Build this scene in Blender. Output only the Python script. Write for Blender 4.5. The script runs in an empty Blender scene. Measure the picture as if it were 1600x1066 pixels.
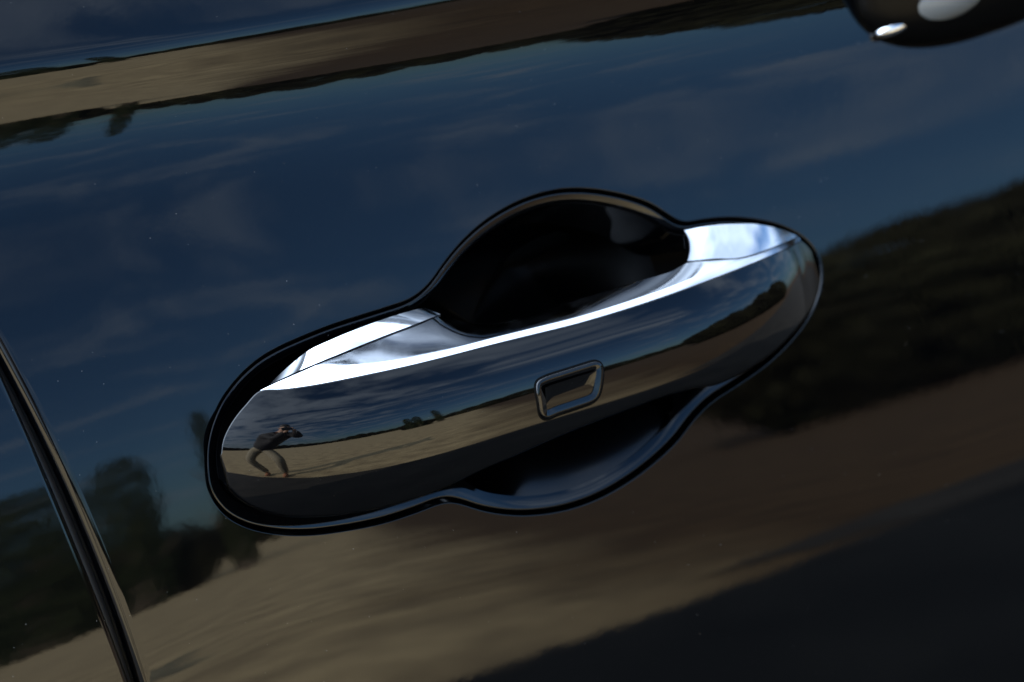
import bpy, bmesh, math, random
import numpy as np
from mathutils import Vector, Matrix

S = bpy.context.scene
COL = S.collection
R_ = math.radians
rnd = random.Random(7)

# ------------------------------------------------------------------ camera
HZ = 0.95                                    # height of the door handle above ground
T0 = np.array([0.0, 0.0, HZ])
DIST, PHI, TH, ROLL = 1.8, R_(30), R_(18), R_(-10)
FPX = 8000 * DIST / 1.4                      # focal length in pixels of the 1600 px wide photo
CPOS = T0 + DIST * np.array([-math.sin(PHI) * math.cos(TH), -math.cos(PHI) * math.cos(TH), math.sin(TH)])
FWD = (T0 - CPOS) / DIST
_r = np.cross(FWD, [0, 0, 1.0]); _r /= np.linalg.norm(_r); _u = np.cross(_r, FWD)
RGT = math.cos(ROLL) * _r + math.sin(ROLL) * _u
UPV = -math.sin(ROLL) * _r + math.cos(ROLL) * _u
cam = bpy.data.cameras.new('camera_view'); camo = bpy.data.objects.new('camera_view', cam); COL.objects.link(camo)
m = Matrix.Identity(4)
for i in range(3):
    m[i][0], m[i][1], m[i][2], m[i][3] = RGT[i], UPV[i], -FWD[i], CPOS[i]
camo.matrix_world = m
cam.sensor_width = 36; cam.lens = FPX * 36 / 1600
cam.clip_start = 0.02; cam.clip_end = 3000
cam.dof.use_dof = True
cam.dof.focus_distance = DIST - 0.035
cam.dof.aperture_fstop = 12.5
S.camera = camo

# ------------------------------------------------------------------ world, sun, exposure
SUN_VEC = np.array([-1.1, 1.35, 1.0]); SUN_VEC /= np.linalg.norm(SUN_VEC)      # towards the sun
SUN_EL = math.asin(SUN_VEC[2]); SUN_AZ = math.atan2(SUN_VEC[0], SUN_VEC[1])     # azimuth from +Y towards +X
W = bpy.data.worlds.new("World"); S.world = W; W.use_nodes = True
nt = W.node_tree; nt.nodes.clear()
def nd(t, nt_=None, **k):
    n = (nt_ or nt).nodes.new(t)
    for a, b in k.items(): setattr(n, a, b)
    return n
sky = nd('ShaderNodeTexSky', sky_type='NISHITA', sun_disc=False, sun_elevation=SUN_EL, sun_rotation=SUN_AZ, altitude=200,
         air_density=1.0, dust_density=1.0, ozone_density=2.0)
tc = nd('ShaderNodeTexCoord'); sep = nd('ShaderNodeSeparateXYZ'); nt.links.new(tc.outputs['Generated'], sep.inputs[0])
mx = nd('ShaderNodeMath', operation='MAXIMUM'); mx.inputs[1].default_value = 0.0; nt.links.new(sep.outputs[2], mx.inputs[0])
ad = nd('ShaderNodeMath', operation='ADD'); ad.inputs[1].default_value = 0.16; nt.links.new(mx.outputs[0], ad.inputs[0])
dx = nd('ShaderNodeMath', operation='DIVIDE'); nt.links.new(sep.outputs[0], dx.inputs[0]); nt.links.new(ad.outputs[0], dx.inputs[1])
dy = nd('ShaderNodeMath', operation='DIVIDE'); nt.links.new(sep.outputs[1], dy.inputs[0]); nt.links.new(ad.outputs[0], dy.inputs[1])
cmb = nd('ShaderNodeCombineXYZ'); nt.links.new(dx.outputs[0], cmb.inputs[0]); nt.links.new(dy.outputs[0], cmb.inputs[1])
mp = nd('ShaderNodeMapping'); mp.inputs['Rotation'].default_value = (0, 0, R_(62)); mp.inputs['Scale'].default_value = (1.0, 2.4, 1)
mp.inputs['Location'].default_value = (3.3, 1.2, 0)
nt.links.new(cmb.outputs[0], mp.inputs[0])
nz = nd('ShaderNodeTexNoise'); nz.inputs['Scale'].default_value = 2.0; nz.inputs['Detail'].default_value = 7
nz.inputs['Roughness'].default_value = 0.6; nz.inputs['Distortion'].default_value = 0.5
nt.links.new(mp.outputs[0], nz.inputs['Vector'])
rp = nd('ShaderNodeMapRange', interpolation_type='SMOOTHSTEP'); rp.inputs[1].default_value = 0.29; rp.inputs[2].default_value = 0.60
rp.inputs[3].default_value = 0.0; rp.inputs[4].default_value = 0.85
# thin cloud lights up towards the sun (forward scatter), everywhere round it
vd = nd('ShaderNodeVectorMath', operation='DOT_PRODUCT'); vd.inputs[1].default_value = tuple(SUN_VEC); nt.links.new(tc.outputs['Generated'], vd.inputs[0])
cb = nd('ShaderNodeMath', operation='MULTIPLY_ADD'); cb.inputs[1].default_value = 0.27; nt.links.new(vd.outputs['Value'], cb.inputs[0]); nt.links.new(nz.outputs[0], cb.inputs[2])
nt.links.new(cb.outputs[0], rp.inputs[0])
fs = nd('ShaderNodeMapRange', interpolation_type='SMOOTHERSTEP'); fs.inputs[1].default_value = -0.1; fs.inputs[2].default_value = 1.0
fs.inputs[3].default_value = 1.0; fs.inputs[4].default_value = 7.0
nt.links.new(vd.outputs['Value'], fs.inputs[0])
cc = nd('ShaderNodeVectorMath', operation='SCALE'); cc.inputs[0].default_value = (4.9, 6.0, 7.6); nt.links.new(fs.outputs[0], cc.inputs['Scale'])
mixc = nd('ShaderNodeMix', data_type='RGBA'); nt.links.new(rp.outputs[0], mixc.inputs['Factor'])
tint = nd('ShaderNodeVectorMath', operation='MULTIPLY'); tint.inputs[1].default_value = (0.49, 0.72, 0.93); nt.links.new(sky.outputs[0], tint.inputs[0])
nt.links.new(tint.outputs[0], mixc.inputs['A']); nt.links.new(cc.outputs[0], mixc.inputs['B'])
bg = nd('ShaderNodeBackground'); bg.inputs['Strength'].default_value = 0.052
nt.links.new(mixc.outputs['Result'], bg.inputs['Color'])
wo = nd('ShaderNodeOutputWorld'); nt.links.new(bg.outputs[0], wo.inputs[0])
sl = bpy.data.lights.new('sun', 'SUN'); sl.energy = 4.6; sl.angle = R_(0.5); sl.color = (1.0, 0.93, 0.82)
so = bpy.data.objects.new('sun', sl); COL.objects.link(so)
so.rotation_euler = Vector(SUN_VEC).to_track_quat('Z', 'Y').to_euler()
so.location = (-5, 6, 8)
S.view_settings.view_transform = 'Standard'; S.view_settings.look = 'None'
S.view_settings.exposure = 2.2; S.view_settings.gamma = 1
S.cycles.use_denoising = True
S.cycles.max_bounces = 12; S.cycles.glossy_bounces = 8
S.cycles.caustics_reflective = False

# ------------------------------------------------------------------ helpers
def ray(p):
    p = np.asarray(p, float)
    return FWD + ((p[..., 0] - 800) / FPX)[..., None] * RGT - ((p[..., 1] - 533) / FPX)[..., None] * UPV
def on_y(p, y):
    """photo point -> place on the plane at depth y (metres; y < 0 is outward from the door)"""
    d = ray(p); t = (y - CPOS[1]) / d[..., 1]
    return CPOS + t[..., None] * d
def on_f(p, f, y0=0.0):
    """photo point -> place on a height field y = f(x, z)"""
    y = np.full(np.asarray(p).shape[:-1], y0)
    for _ in range(60):
        q = on_y(p, y); y = 0.4 * y + 0.6 * f(q[..., 0], q[..., 2] - HZ)
    return on_y(p, y)
def spline(pts, n, closed=False, k=12):
    """Catmull-Rom through points, resampled evenly to n"""
    P = np.asarray(pts, float); N = len(P); out = []
    seg = N if closed else N - 1
    for i in range(seg):
        if closed: p0, p1, p2, p3 = P[i - 1], P[i], P[(i + 1) % N], P[(i + 2) % N]
        else:
            p1, p2 = P[i], P[i + 1]
            p0 = P[i - 1] if i else 2 * p1 - p2
            p3 = P[i + 2] if i + 2 < N else 2 * p2 - p1
        d01, d12, d23 = [max(1e-9, np.linalg.norm(b - a) ** .5) for a, b in ((p0, p1), (p1, p2), (p2, p3))]
        m1 = (p1 - p0) / d01 - (p2 - p0) / (d01 + d12) + (p2 - p1) / d12
        m2 = (p2 - p1) / d12 - (p3 - p1) / (d12 + d23) + (p3 - p2) / d23
        m1 *= d12; m2 *= d12
        for t in np.linspace(0, 1, k, endpoint=False):
            out.append((2 * t**3 - 3 * t**2 + 1) * p1 + (t**3 - 2 * t**2 + t) * m1 + (-2 * t**3 + 3 * t**2) * p2 + (t**3 - t**2) * m2)
    out.append(P[0] if closed else P[-1])
    return resample(np.array(out), n, closed)
def resample(Q, n, closed=False):
    s = np.concatenate([[0], np.cumsum(np.linalg.norm(np.diff(Q, axis=0), axis=1))])
    u = np.linspace(0, s[-1], n + 1)[:-1] if closed else np.linspace(0, s[-1], n)
    return np.stack([np.interp(u, s, Q[:, c]) for c in range(Q.shape[1])], 1)
def smooth(Q, sig, closed=False):
    r = int(3 * sig) + 1; w = np.exp(-0.5 * (np.arange(-r, r + 1) / sig) ** 2); w /= w.sum()
    if closed: P = np.concatenate([Q[-r:], Q, Q[:r]])
    else: P = np.concatenate([2 * Q[0] - Q[r:0:-1], Q, 2 * Q[-1] - Q[-2:-r - 2:-1]])
    return np.stack([np.convolve(P[:, c], w, 'valid') for c in range(Q.shape[1])], 1)
def nrm(v): return v / np.maximum(1e-12, np.linalg.norm(v, axis=-1, keepdims=True))
def grid_normals(P, wu=False, wv=False, toward=None):
    def df(A, ax, w):
        if w: return np.roll(A, -1, ax) - np.roll(A, 1, ax)
        return np.gradient(A, axis=ax)
    n = nrm(np.cross(df(P, 1, wv), df(P, 0, wu)))
    return n
class MB:
    """collects grids into ONE mesh with exact vertex normals"""
    def __init__(s): s.v = []; s.n = []; s.f = []; s.c = 0
    def grid(s, P, N=None, wu=False, wv=False, flip=None):
        """P[rows, cols, 3]; wu wraps rows, wv wraps cols"""
        P = np.asarray(P, float); a, b = P.shape[:2]
        if N is None: N = grid_normals(P, wu, wv)
        if flip: N = -N
        i, j = np.meshgrid(np.arange(a if wu else a - 1), np.arange(b if wv else b - 1), indexing='ij')
        i2, j2 = (i + 1) % a, (j + 1) % b
        q = np.stack([i * b + j, i * b + j2, i2 * b + j2, i2 * b + j], -1).reshape(-1, 4)
        fl = P.reshape(-1, 3); fn = N.reshape(-1, 3)
        g = np.cross(fl[q[:, 2]] - fl[q[:, 0]], fl[q[:, 3]] - fl[q[:, 1]])
        bad = (g * fn[q].mean(1)).sum(1) < 0
        q[bad] = q[bad][:, ::-1]
        s.v.append(fl); s.n.append(fn); s.f.append(q + s.c); s.c += a * b
        return s
    def build(s, name, mat, parent=None):
        v = np.concatenate(s.v); n = np.concatenate(s.n); f = np.concatenate(s.f)
        me = bpy.data.meshes.new(name); me.from_pydata(v.tolist(), [], f.tolist()); me.update()
        me.polygons.foreach_set('use_smooth', [True] * len(me.polygons))
        me.normals_split_custom_set_from_vertices(n.tolist())
        me.materials.append(mat)
        o = bpy.data.objects.new(name, me); COL.objects.link(o)
        if parent is not None: adopt(o, parent)
        return o
def adopt(o, parent):
    o.parent = parent
    o.matrix_parent_inverse = world_of(parent).inverted()
def world_of(o):
    mm = Matrix.Translation(o.location) @ o.rotation_euler.to_matrix().to_4x4() @ Matrix.Diagonal((*o.scale, 1))
    if o.parent: mm = world_of(o.parent) @ o.matrix_parent_inverse @ mm
    return mm
def mesh_obj(name, bm, mat, parent=None, smooth_=True):
    me = bpy.data.meshes.new(name); bm.to_mesh(me); bm.free()
    if smooth_: me.polygons.foreach_set('use_smooth', [True] * len(me.polygons))
    me.materials.append(mat)
    o = bpy.data.objects.new(name, me); COL.objects.link(o)
    if parent is not None: adopt(o, parent)
    return o
def empty(name, loc, label, cat, group=None):
    o = bpy.data.objects.new(name, None); COL.objects.link(o); o.location = loc
    o['label'] = label; o['category'] = cat
    if group: o['group'] = group
    return o
def roll_rings(P, n2, nsurf, r, w1, K, tail=0.0, sgn=1):
    """rounds an edge over: P edge points, n2 unit in-plane direction (x, z) the edge turns towards"""
    n3 = np.stack([n2[:, 0], 0 * n2[:, 0], n2[:, 1]], 1); Y = np.array([0, 1.0, 0])
    sn = (nsurf * n3).sum(1); cs = -(nsurf[:, 1])
    w0 = np.arctan2(sn, cs)
    mm = nrm(nsurf - sn[:, None] * n3)
    rings, N = [], []
    rr = np.broadcast_to(np.asarray(r, float), (len(P),))
    for k in range(K + 1):
        w = w0 + (w1 - w0) * k / K
        rings.append(P + (rr * (np.sin(w) - np.sin(w0)))[:, None] * n3 + (rr * (np.cos(w0) - np.cos(w)))[:, None] * Y)
        N.append(nrm(np.cos(w)[:, None] * mm + np.sin(w)[:, None] * n3))
    if tail:
        d = math.cos(w1) * n3 + math.sin(w1) * Y
        rings.append(rings[-1] + tail * d); N.append(N[-1])
    return np.array(rings), np.array(N)

# ------------------------------------------------------------------ materials
def mat(name, color, rough=0.5, metal=0.0, ior=1.5, coat=0.0, bump=None, var=None, dust=0.0, spec=0.5, smear=None, dscale=420.0):
    M = bpy.data.materials.new(name); M.use_nodes = True; t = M.node_tree
    b = t.nodes['Principled BSDF']
    b.inputs['Base Color'].default_value = (*color, 1); b.inputs['Roughness'].default_value = rough
    b.inputs['Metallic'].default_value = metal; b.inputs['IOR'].default_value = ior
    b.inputs['Coat Weight'].default_value = coat; b.inputs['Coat Roughness'].default_value = 0.02
    b.inputs['Specular IOR Level'].default_value = spec
    co = t.nodes.new('ShaderNodeTexCoord')
    colsock = None
    if var:
        c2, sc, det = var
        n = t.nodes.new('ShaderNodeTexNoise'); n.inputs['Scale'].default_value = sc; n.inputs['Detail'].default_value = det
        n.inputs['Roughness'].default_value = 0.6
        t.links.new(co.outputs['Object'], n.inputs['Vector'])
        mr = t.nodes.new('ShaderNodeMapRange'); mr.inputs[1].default_value = 0.35; mr.inputs[2].default_value = 0.65
        t.links.new(n.outputs[0], mr.inputs[0])
        mi = t.nodes.new('ShaderNodeMix'); mi.data_type = 'RGBA'
        mi.inputs['A'].default_value = (*color, 1); mi.inputs['B'].default_value = (*c2, 1)
        t.links.new(mr.outputs[0], mi.inputs['Factor']); colsock = mi.outputs['Result']
    if dust:
        vo = t.nodes.new('ShaderNodeTexVoronoi'); vo.inputs['Scale'].default_value = dscale
        t.links.new(co.outputs['Object'], vo.inputs['Vector'])
        # only some cells carry a speck, each of its own size
        sx = t.nodes.new('ShaderNodeSeparateColor'); t.links.new(vo.outputs['Color'], sx.inputs[0])
        mr0 = t.nodes.new('ShaderNodeMapRange'); mr0.inputs[1].default_value = 0.55; mr0.inputs[2].default_value = 1.0
        mr0.inputs[3].default_value = 0.0; mr0.inputs[4].default_value = 0.085 * dust ** 0.3
        t.links.new(sx.outputs[0], mr0.inputs[0])
        lt = t.nodes.new('ShaderNodeMath'); lt.operation = 'LESS_THAN'
        t.links.new(vo.outputs['Distance'], lt.inputs[0]); t.links.new(mr0.outputs[0], lt.inputs[1])
        mu = t.nodes.new('ShaderNodeMath'); mu.operation = 'MULTIPLY'; mu.inputs[1].default_value = min(1, dust)
        t.links.new(lt.outputs[0], mu.inputs[0])
        mi = t.nodes.new('ShaderNodeMix'); mi.data_type = 'RGBA'
        mi.inputs['A'].default_value = (*color, 1); mi.inputs['B'].default_value = (0.30, 0.29, 0.28, 1)
        if colsock: t.links.new(colsock, mi.inputs['A'])
        t.links.new(mu.outputs[0], mi.inputs['Factor']); colsock = mi.outputs['Result']
        if metal:
            im = t.nodes.new('ShaderNodeMath'); im.operation = 'SUBTRACT'; im.inputs[0].default_value = 1.0
            t.links.new(mu.outputs[0], im.inputs[1]); t.links.new(im.outputs[0], b.inputs['Metallic'])
    if smear:
        n = t.nodes.new('ShaderNodeTexNoise'); n.inputs['Scale'].default_value = smear[0]; n.inputs['Detail'].default_value = 6; n.inputs['Distortion'].default_value = 1.2
        t.links.new(co.outputs['Object'], n.inputs['Vector'])
        mr = t.nodes.new('ShaderNodeMapRange'); mr.inputs[1].default_value = 0.40; mr.inputs[2].default_value = 0.70
        mr.inputs[3].default_value = rough; mr.inputs[4].default_value = smear[1]
        t.links.new(n.outputs[0], mr.inputs[0]); t.links.new(mr.outputs[0], b.inputs['Roughness'])
    if colsock: t.links.new(colsock, b.inputs['Base Color'])
    if bump:
        sc, st, dist = bump
        n = t.nodes.new('ShaderNodeTexNoise'); n.inputs['Scale'].default_value = sc; n.inputs['Detail'].default_value = 4
        t.links.new(co.outputs['Object'], n.inputs['Vector'])
        bp = t.nodes.new('ShaderNodeBump'); bp.inputs['Strength'].default_value = st; bp.inputs['Distance'].default_value = dist
        t.links.new(n.outputs[0], bp.inputs['Height']); t.links.new(bp.outputs[0], b.inputs['Normal'])
    return M
PAINT = mat('black_paint', (0.0008, 0.0009, 0.0012), 0.02, ior=1.5, dust=0.4, smear=(14, 0.05), bump=(45, 1.0, 4e-5))
GLOSS = mat('piano_black', (0.0008, 0.0008, 0.001), 0.015, ior=1.52, dust=0.3, dscale=700.0, smear=(50, 0.05))
CHROME = mat('chrome', (0.82, 0.835, 0.86), 0.05, metal=1.0, dust=0.5, dscale=1500.0, smear=(60, 0.17))
DUSTY = CHROME
RUBBER = mat('rubber', (0.012, 0.012, 0.013), 0.38)
MATT = mat('matt_black', (0.0015, 0.0015, 0.0015), 0.5, spec=0.1)
GLASS = mat('tinted_glass', (0.01, 0.012, 0.012), 0.02)
TYRE = mat('tyre_rubber', (0.015, 0.015, 0.015), 0.7)
ALLOY = mat('alloy', (0.5, 0.5, 0.52), 0.3, metal=1.0)
DIRT = mat('dirt', (0.36, 0.275, 0.15), 0.95, var=((0.20, 0.15, 0.085), 3.5, 15), spec=0.2)
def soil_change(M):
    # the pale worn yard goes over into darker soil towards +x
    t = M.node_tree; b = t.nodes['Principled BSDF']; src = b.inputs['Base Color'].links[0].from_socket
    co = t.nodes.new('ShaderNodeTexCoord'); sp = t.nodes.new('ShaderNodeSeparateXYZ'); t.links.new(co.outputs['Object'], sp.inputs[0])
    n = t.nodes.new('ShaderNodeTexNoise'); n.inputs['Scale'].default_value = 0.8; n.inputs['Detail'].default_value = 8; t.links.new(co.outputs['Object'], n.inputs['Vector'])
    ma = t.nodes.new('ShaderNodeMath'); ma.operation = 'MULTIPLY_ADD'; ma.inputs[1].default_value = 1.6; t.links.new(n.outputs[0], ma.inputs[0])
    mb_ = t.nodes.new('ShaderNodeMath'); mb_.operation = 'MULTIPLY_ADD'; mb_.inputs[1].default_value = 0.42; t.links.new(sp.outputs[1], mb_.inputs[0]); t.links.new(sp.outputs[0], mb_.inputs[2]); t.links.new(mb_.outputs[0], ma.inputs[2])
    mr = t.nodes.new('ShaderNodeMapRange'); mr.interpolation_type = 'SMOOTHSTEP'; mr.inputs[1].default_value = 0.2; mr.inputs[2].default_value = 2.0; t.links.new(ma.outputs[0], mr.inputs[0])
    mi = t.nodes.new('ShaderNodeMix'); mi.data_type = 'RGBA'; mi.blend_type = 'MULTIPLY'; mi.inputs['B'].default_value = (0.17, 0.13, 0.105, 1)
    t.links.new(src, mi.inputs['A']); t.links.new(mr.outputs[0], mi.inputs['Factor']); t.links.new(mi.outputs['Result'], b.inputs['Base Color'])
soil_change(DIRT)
LEAF = mat('leaf', (0.011, 0.0095, 0.006), 1.0, var=((0.026, 0.025, 0.011), 0.7, 3), spec=0.05)
LEAFD = mat('dark_leaf', (0.018, 0.023, 0.010), 1.0, var=((0.026, 0.030, 0.012), 0.7, 3), spec=0.05)
BARK = mat('bark', (0.11, 0.08, 0.055), 0.9, bump=(12, 0.6, 0.05))

BOWL = mat('bowl_plastic', (0.0008, 0.0008, 0.001), 0.16, ior=1.45, bump=(900, .05, .0002))
# ------------------------------------------------------------------ the door surface
def z_crease(x): return 0.0888 - 0.133 * (0.4 * np.tanh(x / 0.4))
_zx = np.linspace(-1.2, 1.2, 2401)
_zh = smooth(np.interp(_zx, [-1.2, -.3, -.15, -.08, 0, .14, .3, 1.2], [-.06, -.048, -.041, -.034, -.0475, -.070, -.088, -.11])[:, None], 22)[:, 0]
def z_horiz(x): return np.interp(x, _zx, _zh)
AT = np.array([-9, -0.30, -0.035, 0.0, 0.03, 0.08, 0.12, 0.20, 0.33, 0.55, 0.78, 1.0, 1.1, 1.2, 1.3, 1.45, 1.8, 9])
AV = np.array([24, 24, 23, 8.0, 0.0, 5.5, 11, 17.5, 21.5, 18.5, 13, 9.3, 5.3, 1.2, -0.9, -2.6, -7.5, -11])
_tt = np.linspace(-3, 6, 9001)
def _pchip(x, y, q):
    h = np.diff(x); d = np.diff(y) / h; mm = np.zeros_like(y)
    for i in range(1, len(x) - 1):
        if d[i - 1] * d[i] > 0:
            w1, w2 = 2 * h[i] + h[i - 1], h[i] + 2 * h[i - 1]
            mm[i] = (w1 + w2) / (w1 / d[i - 1] + w2 / d[i])
    k = np.clip(np.searchsorted(x, q) - 1, 0, len(h) - 1); t = (q - x[k]) / h[k]
    return ((2*t**3 - 3*t**2 + 1) * y[k] + (t**3 - 2*t**2 + t) * h[k] * mm[k] + (-2*t**3 + 3*t**2) * y[k+1] + (t**3 - t**2) * h[k] * mm[k+1])
_al = np.radians(_pchip(AT, AV, _tt))
_al = smooth(_al[:, None], 9)[:, 0]
_A = np.concatenate([[0], np.cumsum(0.5 * (np.tan(_al[1:]) + np.tan(_al[:-1])) * np.diff(_tt))])
_A1 = np.interp(1.0, _tt, _A)
def t_of(x, z): return (z_crease(x) - z) / (z_crease(x) - z_horiz(x))
PA, PR = 0.045, 1.0
def ydoor(x, z):
    L = z_crease(x) - z_horiz(x)
    return L * (_A1 - np.interp(t_of(x, z), _tt, _A)) + PA * (1 - np.exp(-x * x / (2 * PA * PR)))
def ndoor(x, z):
    e = 2e-4
    gx = (ydoor(x + e, z) - ydoor(x - e, z)) / (2 * e); gz = (ydoor(x, z + e) - ydoor(x, z - e)) / (2 * e)
    return nrm(np.stack([gx, -np.ones_like(gx), gz], -1))
def door_pts(x, z): return np.stack([x, ydoor(x, z), z + HZ], -1)

# ------------------------------------------------------------------ the car
CAR = empty('parked_car', (0, 0.85, 0), 'glossy black parked car reflecting sky and trees in its door', 'car')

OUT = [(643,464),(602,479),(564,491),(512,508),(465,527),(430,543),(402,560),(374,585),(348,618),(331,653),(321,690),(319,730),(325,770),(350,806),(385,826),
       (430,836),(480,838),(540,831),(600,819),(650,803),(698,786),(720,789),(750,799),(790,806),(830,807),(880,800),(930,784),(980,757),(1022,726),
       (1060,690),(1086,656),(1112,630),(1152,604),(1200,570),(1240,531),(1268,492),(1284,450),(1285,415),(1275,388),(1253,366),(1220,350),
       (1180,341),(1140,338),(1100,341),(1066,346),(1046,334),(1018,316),(980,303),(940,295),(900,292),(860,296),(810,312),(760,341),(722,374),(692,410),(670,441)]
N0 = 560
out_px = smooth(spline(OUT, N0, True), 2.2, True)
OUTP = on_f(out_px, ydoor)
ox, oz = OUTP[:, 0], OUTP[:, 2] - HZ
oxz = np.stack([ox, oz], 1)
def in_normals(q, sig=3.0):
    d = np.roll(q, -1, 0) - np.roll(q, 1, 0); n = nrm(np.stack([-d[:, 1], d[:, 0]], 1))
    c = q.mean(0)
    if ((c - q) * n).sum() < 0: n = -n
    return nrm(smooth(n, sig, True))
n_in = in_normals(oxz)

# shut line between the doors
GR = [(-40,430),(0,520),(55,628),(110,730),(159,832),(198,922),(236,1066-4),(262,1160)]
GL = [(-60,480),(0,603),(38,689),(82,788),(121,887),(154,970),(192,1066),(222,1160)]
def fit_gap(px):
    q = on_f(np.array(px, float), ydoor); return np.polyfit(q[:, 2] - HZ, q[:, 0], 2)
cg_r, cg_l = fit_gap(GR), fit_gap(GL)
ZG = 0.06
def gap_line(c, z):
    zc = np.clip(z, -0.12, 0.10); sl_ = np.polyval(np.polyder(c), zc)
    return np.polyval(c, zc) + sl_ * (z - zc)

# front door panel: rings from the handle cut-out to the rectangle of the panel, then the shoulder above
XR, ZB, TT = 0.62, -0.42, 0.40
cx, cz = 0.016, -0.006
ang = np.unwrap(np.arctan2(oz - cz, ox - cx))
def outer_pt(a):
    d = np.array([math.cos(a), math.sin(a)]); lo, hi = 0.0, 3.0
    def inside(p):
        return p[0] < XR and p[1] > ZB and t_of(p[0], p[1]) > TT and p[0] > gap_line(cg_r, p[1])
    for _ in range(50):
        mid = (lo + hi) / 2
        if inside(np.array([cx, cz]) + mid * d): lo = mid
        else: hi = mid
    return np.array([cx, cz]) + lo * d
outer = np.array([outer_pt(a) for a in ang])
side_gap = np.abs(outer[:, 0] - gap_line(cg_r, outer[:, 1])) < 1e-6
side_top = np.abs(t_of(outer[:, 0], outer[:, 1]) - TT) < 1e-6
fr = np.linspace(0, 1, 150) ** 1.7
G = oxz[None] * (1 - fr[:, None, None]) + outer[None] * fr[:, None, None]
mb = MB()
Pd = door_pts(G[..., 0], G[..., 1]); Nd = ndoor(G[..., 0], G[..., 1])
mb.grid(Pd, Nd, wv=True)
# edge of the cut-out turns in
R1, RN1 = roll_rings(Pd[0], n_in, Nd[0], 0.0005, R_(88), 6, tail=0.003)
mb.grid(R1, RN1, wv=True)
# shoulder
it = np.where(side_top)[0]
order = it[np.argsort(outer[it, 0])]
xs = outer[order, 0]
xs = np.concatenate([xs])
tv = np.concatenate([np.linspace(TT, 0.13, 30), np.linspace(0.13, -0.10, 90)[1:], np.linspace(-0.10, -0.42, 14)[1:]])
zz = z_crease(xs)[None] - tv[:, None] * (z_crease(xs) - z_horiz(xs))[None]
# let the left end follow the shut line upward
x_top = xs[None] + np.zeros_like(zz)
lead = gap_line(cg_r, zz[:, 0]) - gap_line(cg_r, zz[0:1, 0])
x_top = x_top + lead[:, None] * np.exp(-(xs - xs[0]) / 0.08)[None]
zz = z_crease(x_top) - tv[:, None] * (z_crease(x_top) - z_horiz(x_top))
Pt = door_pts(x_top, zz); Pt[0] = door_pts(outer[order, 0], outer[order, 1])
mb.grid(Pt, ndoor(x_top, zz))
# rear edge turned into the shut line
zg = np.linspace(-0.40, z_crease(-0.2) + 0.05, 160)
xg = gap_line(cg_r, zg)
nn = np.stack([-np.ones_like(xg), np.polyval(np.polyder(cg_r), np.clip(zg, -.12, .1))], 1); nn = nrm(nn)
RE, REN = roll_rings(door_pts(xg, zg), nn, ndoor(xg, zg), 0.0042, R_(90), 14, tail=0.016)
mb.grid(RE, REN)
front_door = mb.build('front_door', PAINT, CAR)

# rear door panel
mb = MB()
uu = np.concatenate([np.linspace(0, 0.14, 60), np.linspace(0.14, 1.0, 40)[1:]])
zr = np.concatenate([np.linspace(-0.42, -0.17, 25), np.linspace(-0.17, 0.105, 120)[1:], np.linspace(0.105, 0.15, 90)[1:], np.linspace(0.15, 0.19, 8)[1:]])
xe = gap_line(cg_l, zr)
X = xe[:, None] - uu[None]; Z = np.repeat(zr[:, None], len(uu), 1)
mb.grid(door_pts(X, Z), ndoor(X, Z))
nn = nrm(np.stack([np.ones_like(xe), -np.polyval(np.polyder(cg_l), np.clip(zr, -.12, .1))], 1))
RE, REN = roll_rings(door_pts(xe, zr), nn, ndoor(xe, zr), 0.0022, R_(90), 10, tail=0.016)
mb.grid(RE, REN)
rear_door = mb.build('rear_door', PAINT, CAR)
# rubber seal deep in the shut line
za = np.linspace(-0.42, 0.19, 120); mid = 0.5 * (gap_line(cg_r, za) + gap_line(cg_l, za)) - 0.001
th = np.linspace(-math.pi / 2, math.pi / 2, 13)
Ps = np.stack([np.stack([mid + 0.0042 * math.sin(t), ydoor(mid, za) + 0.0075 - 0.0026 * math.cos(t), za + HZ], 1) for t in th])
MB().grid(Ps, flip=None).build('door_seal', RUBBER, CAR)
Pb = np.stack([np.stack([mid + s, ydoor(mid, za) + 0.017, za + HZ], 1) for s in (-0.02, 0.02)])
MB().grid(Pb).build('sill_flange', MATT, CAR)

# ------------------------------------------------------------------ handle bezel and recess bowl
q1 = oxz + 0.0014 * n_in
def mark(lst):
    """value along the outline from (photo point, value) pairs"""
    P = np.array([a for a, _ in lst], float); V = np.array([b for _, b in lst])
    k = np.array([np.argmin(((out_px - p) ** 2).sum(1)) for p in P]); o_ = np.argsort(k); k, V = k[o_], V[o_]
    kk = np.concatenate([[k[-1] - N0], k, [k[0] + N0]]); VV = np.concatenate([[V[-1]], V, [V[0]]])
    v = np.interp(np.arange(N0), kk, VV); return smooth(v[:, None], 4, True)[:, 0]
landw = mark([((645,465),.0008),((550,502),.0008),((390,570),.0010),((319,742),.0020),((385,826),.0034),((480,838),.0036),((600,819),.0036),((698,786),.0028),
              ((830,807),.0026),((930,784),.0026),((1022,726),.0024),((1086,656),.003),((1152,604),.003),((1240,531),.003),((1285,440),.0018),((1253,366),.0010),((1140,338),.0010),
              ((1066,346),.0012),((1018,316),.0015),((940,295),.0013),((860,296),.0012),((760,341),.0013),((692,410),.0010)])
lobe = mark([((645,465),0.),((550,502),0.),((390,570),0.),((319,742),0.),((385,826),0.),((600,819),0.),((670,796),0.),((720,789),1.),((750,799),1.),((930,784),1.),((1060,690),1.),((1090,652),1.),((1120,624),0.),
             ((1240,531),0.),((1285,440),0.),((1253,366),0.),((1100,341),0.),((1066,346),0.),((940,295),0.),((760,341),0.),((680,428),0.)])
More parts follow.
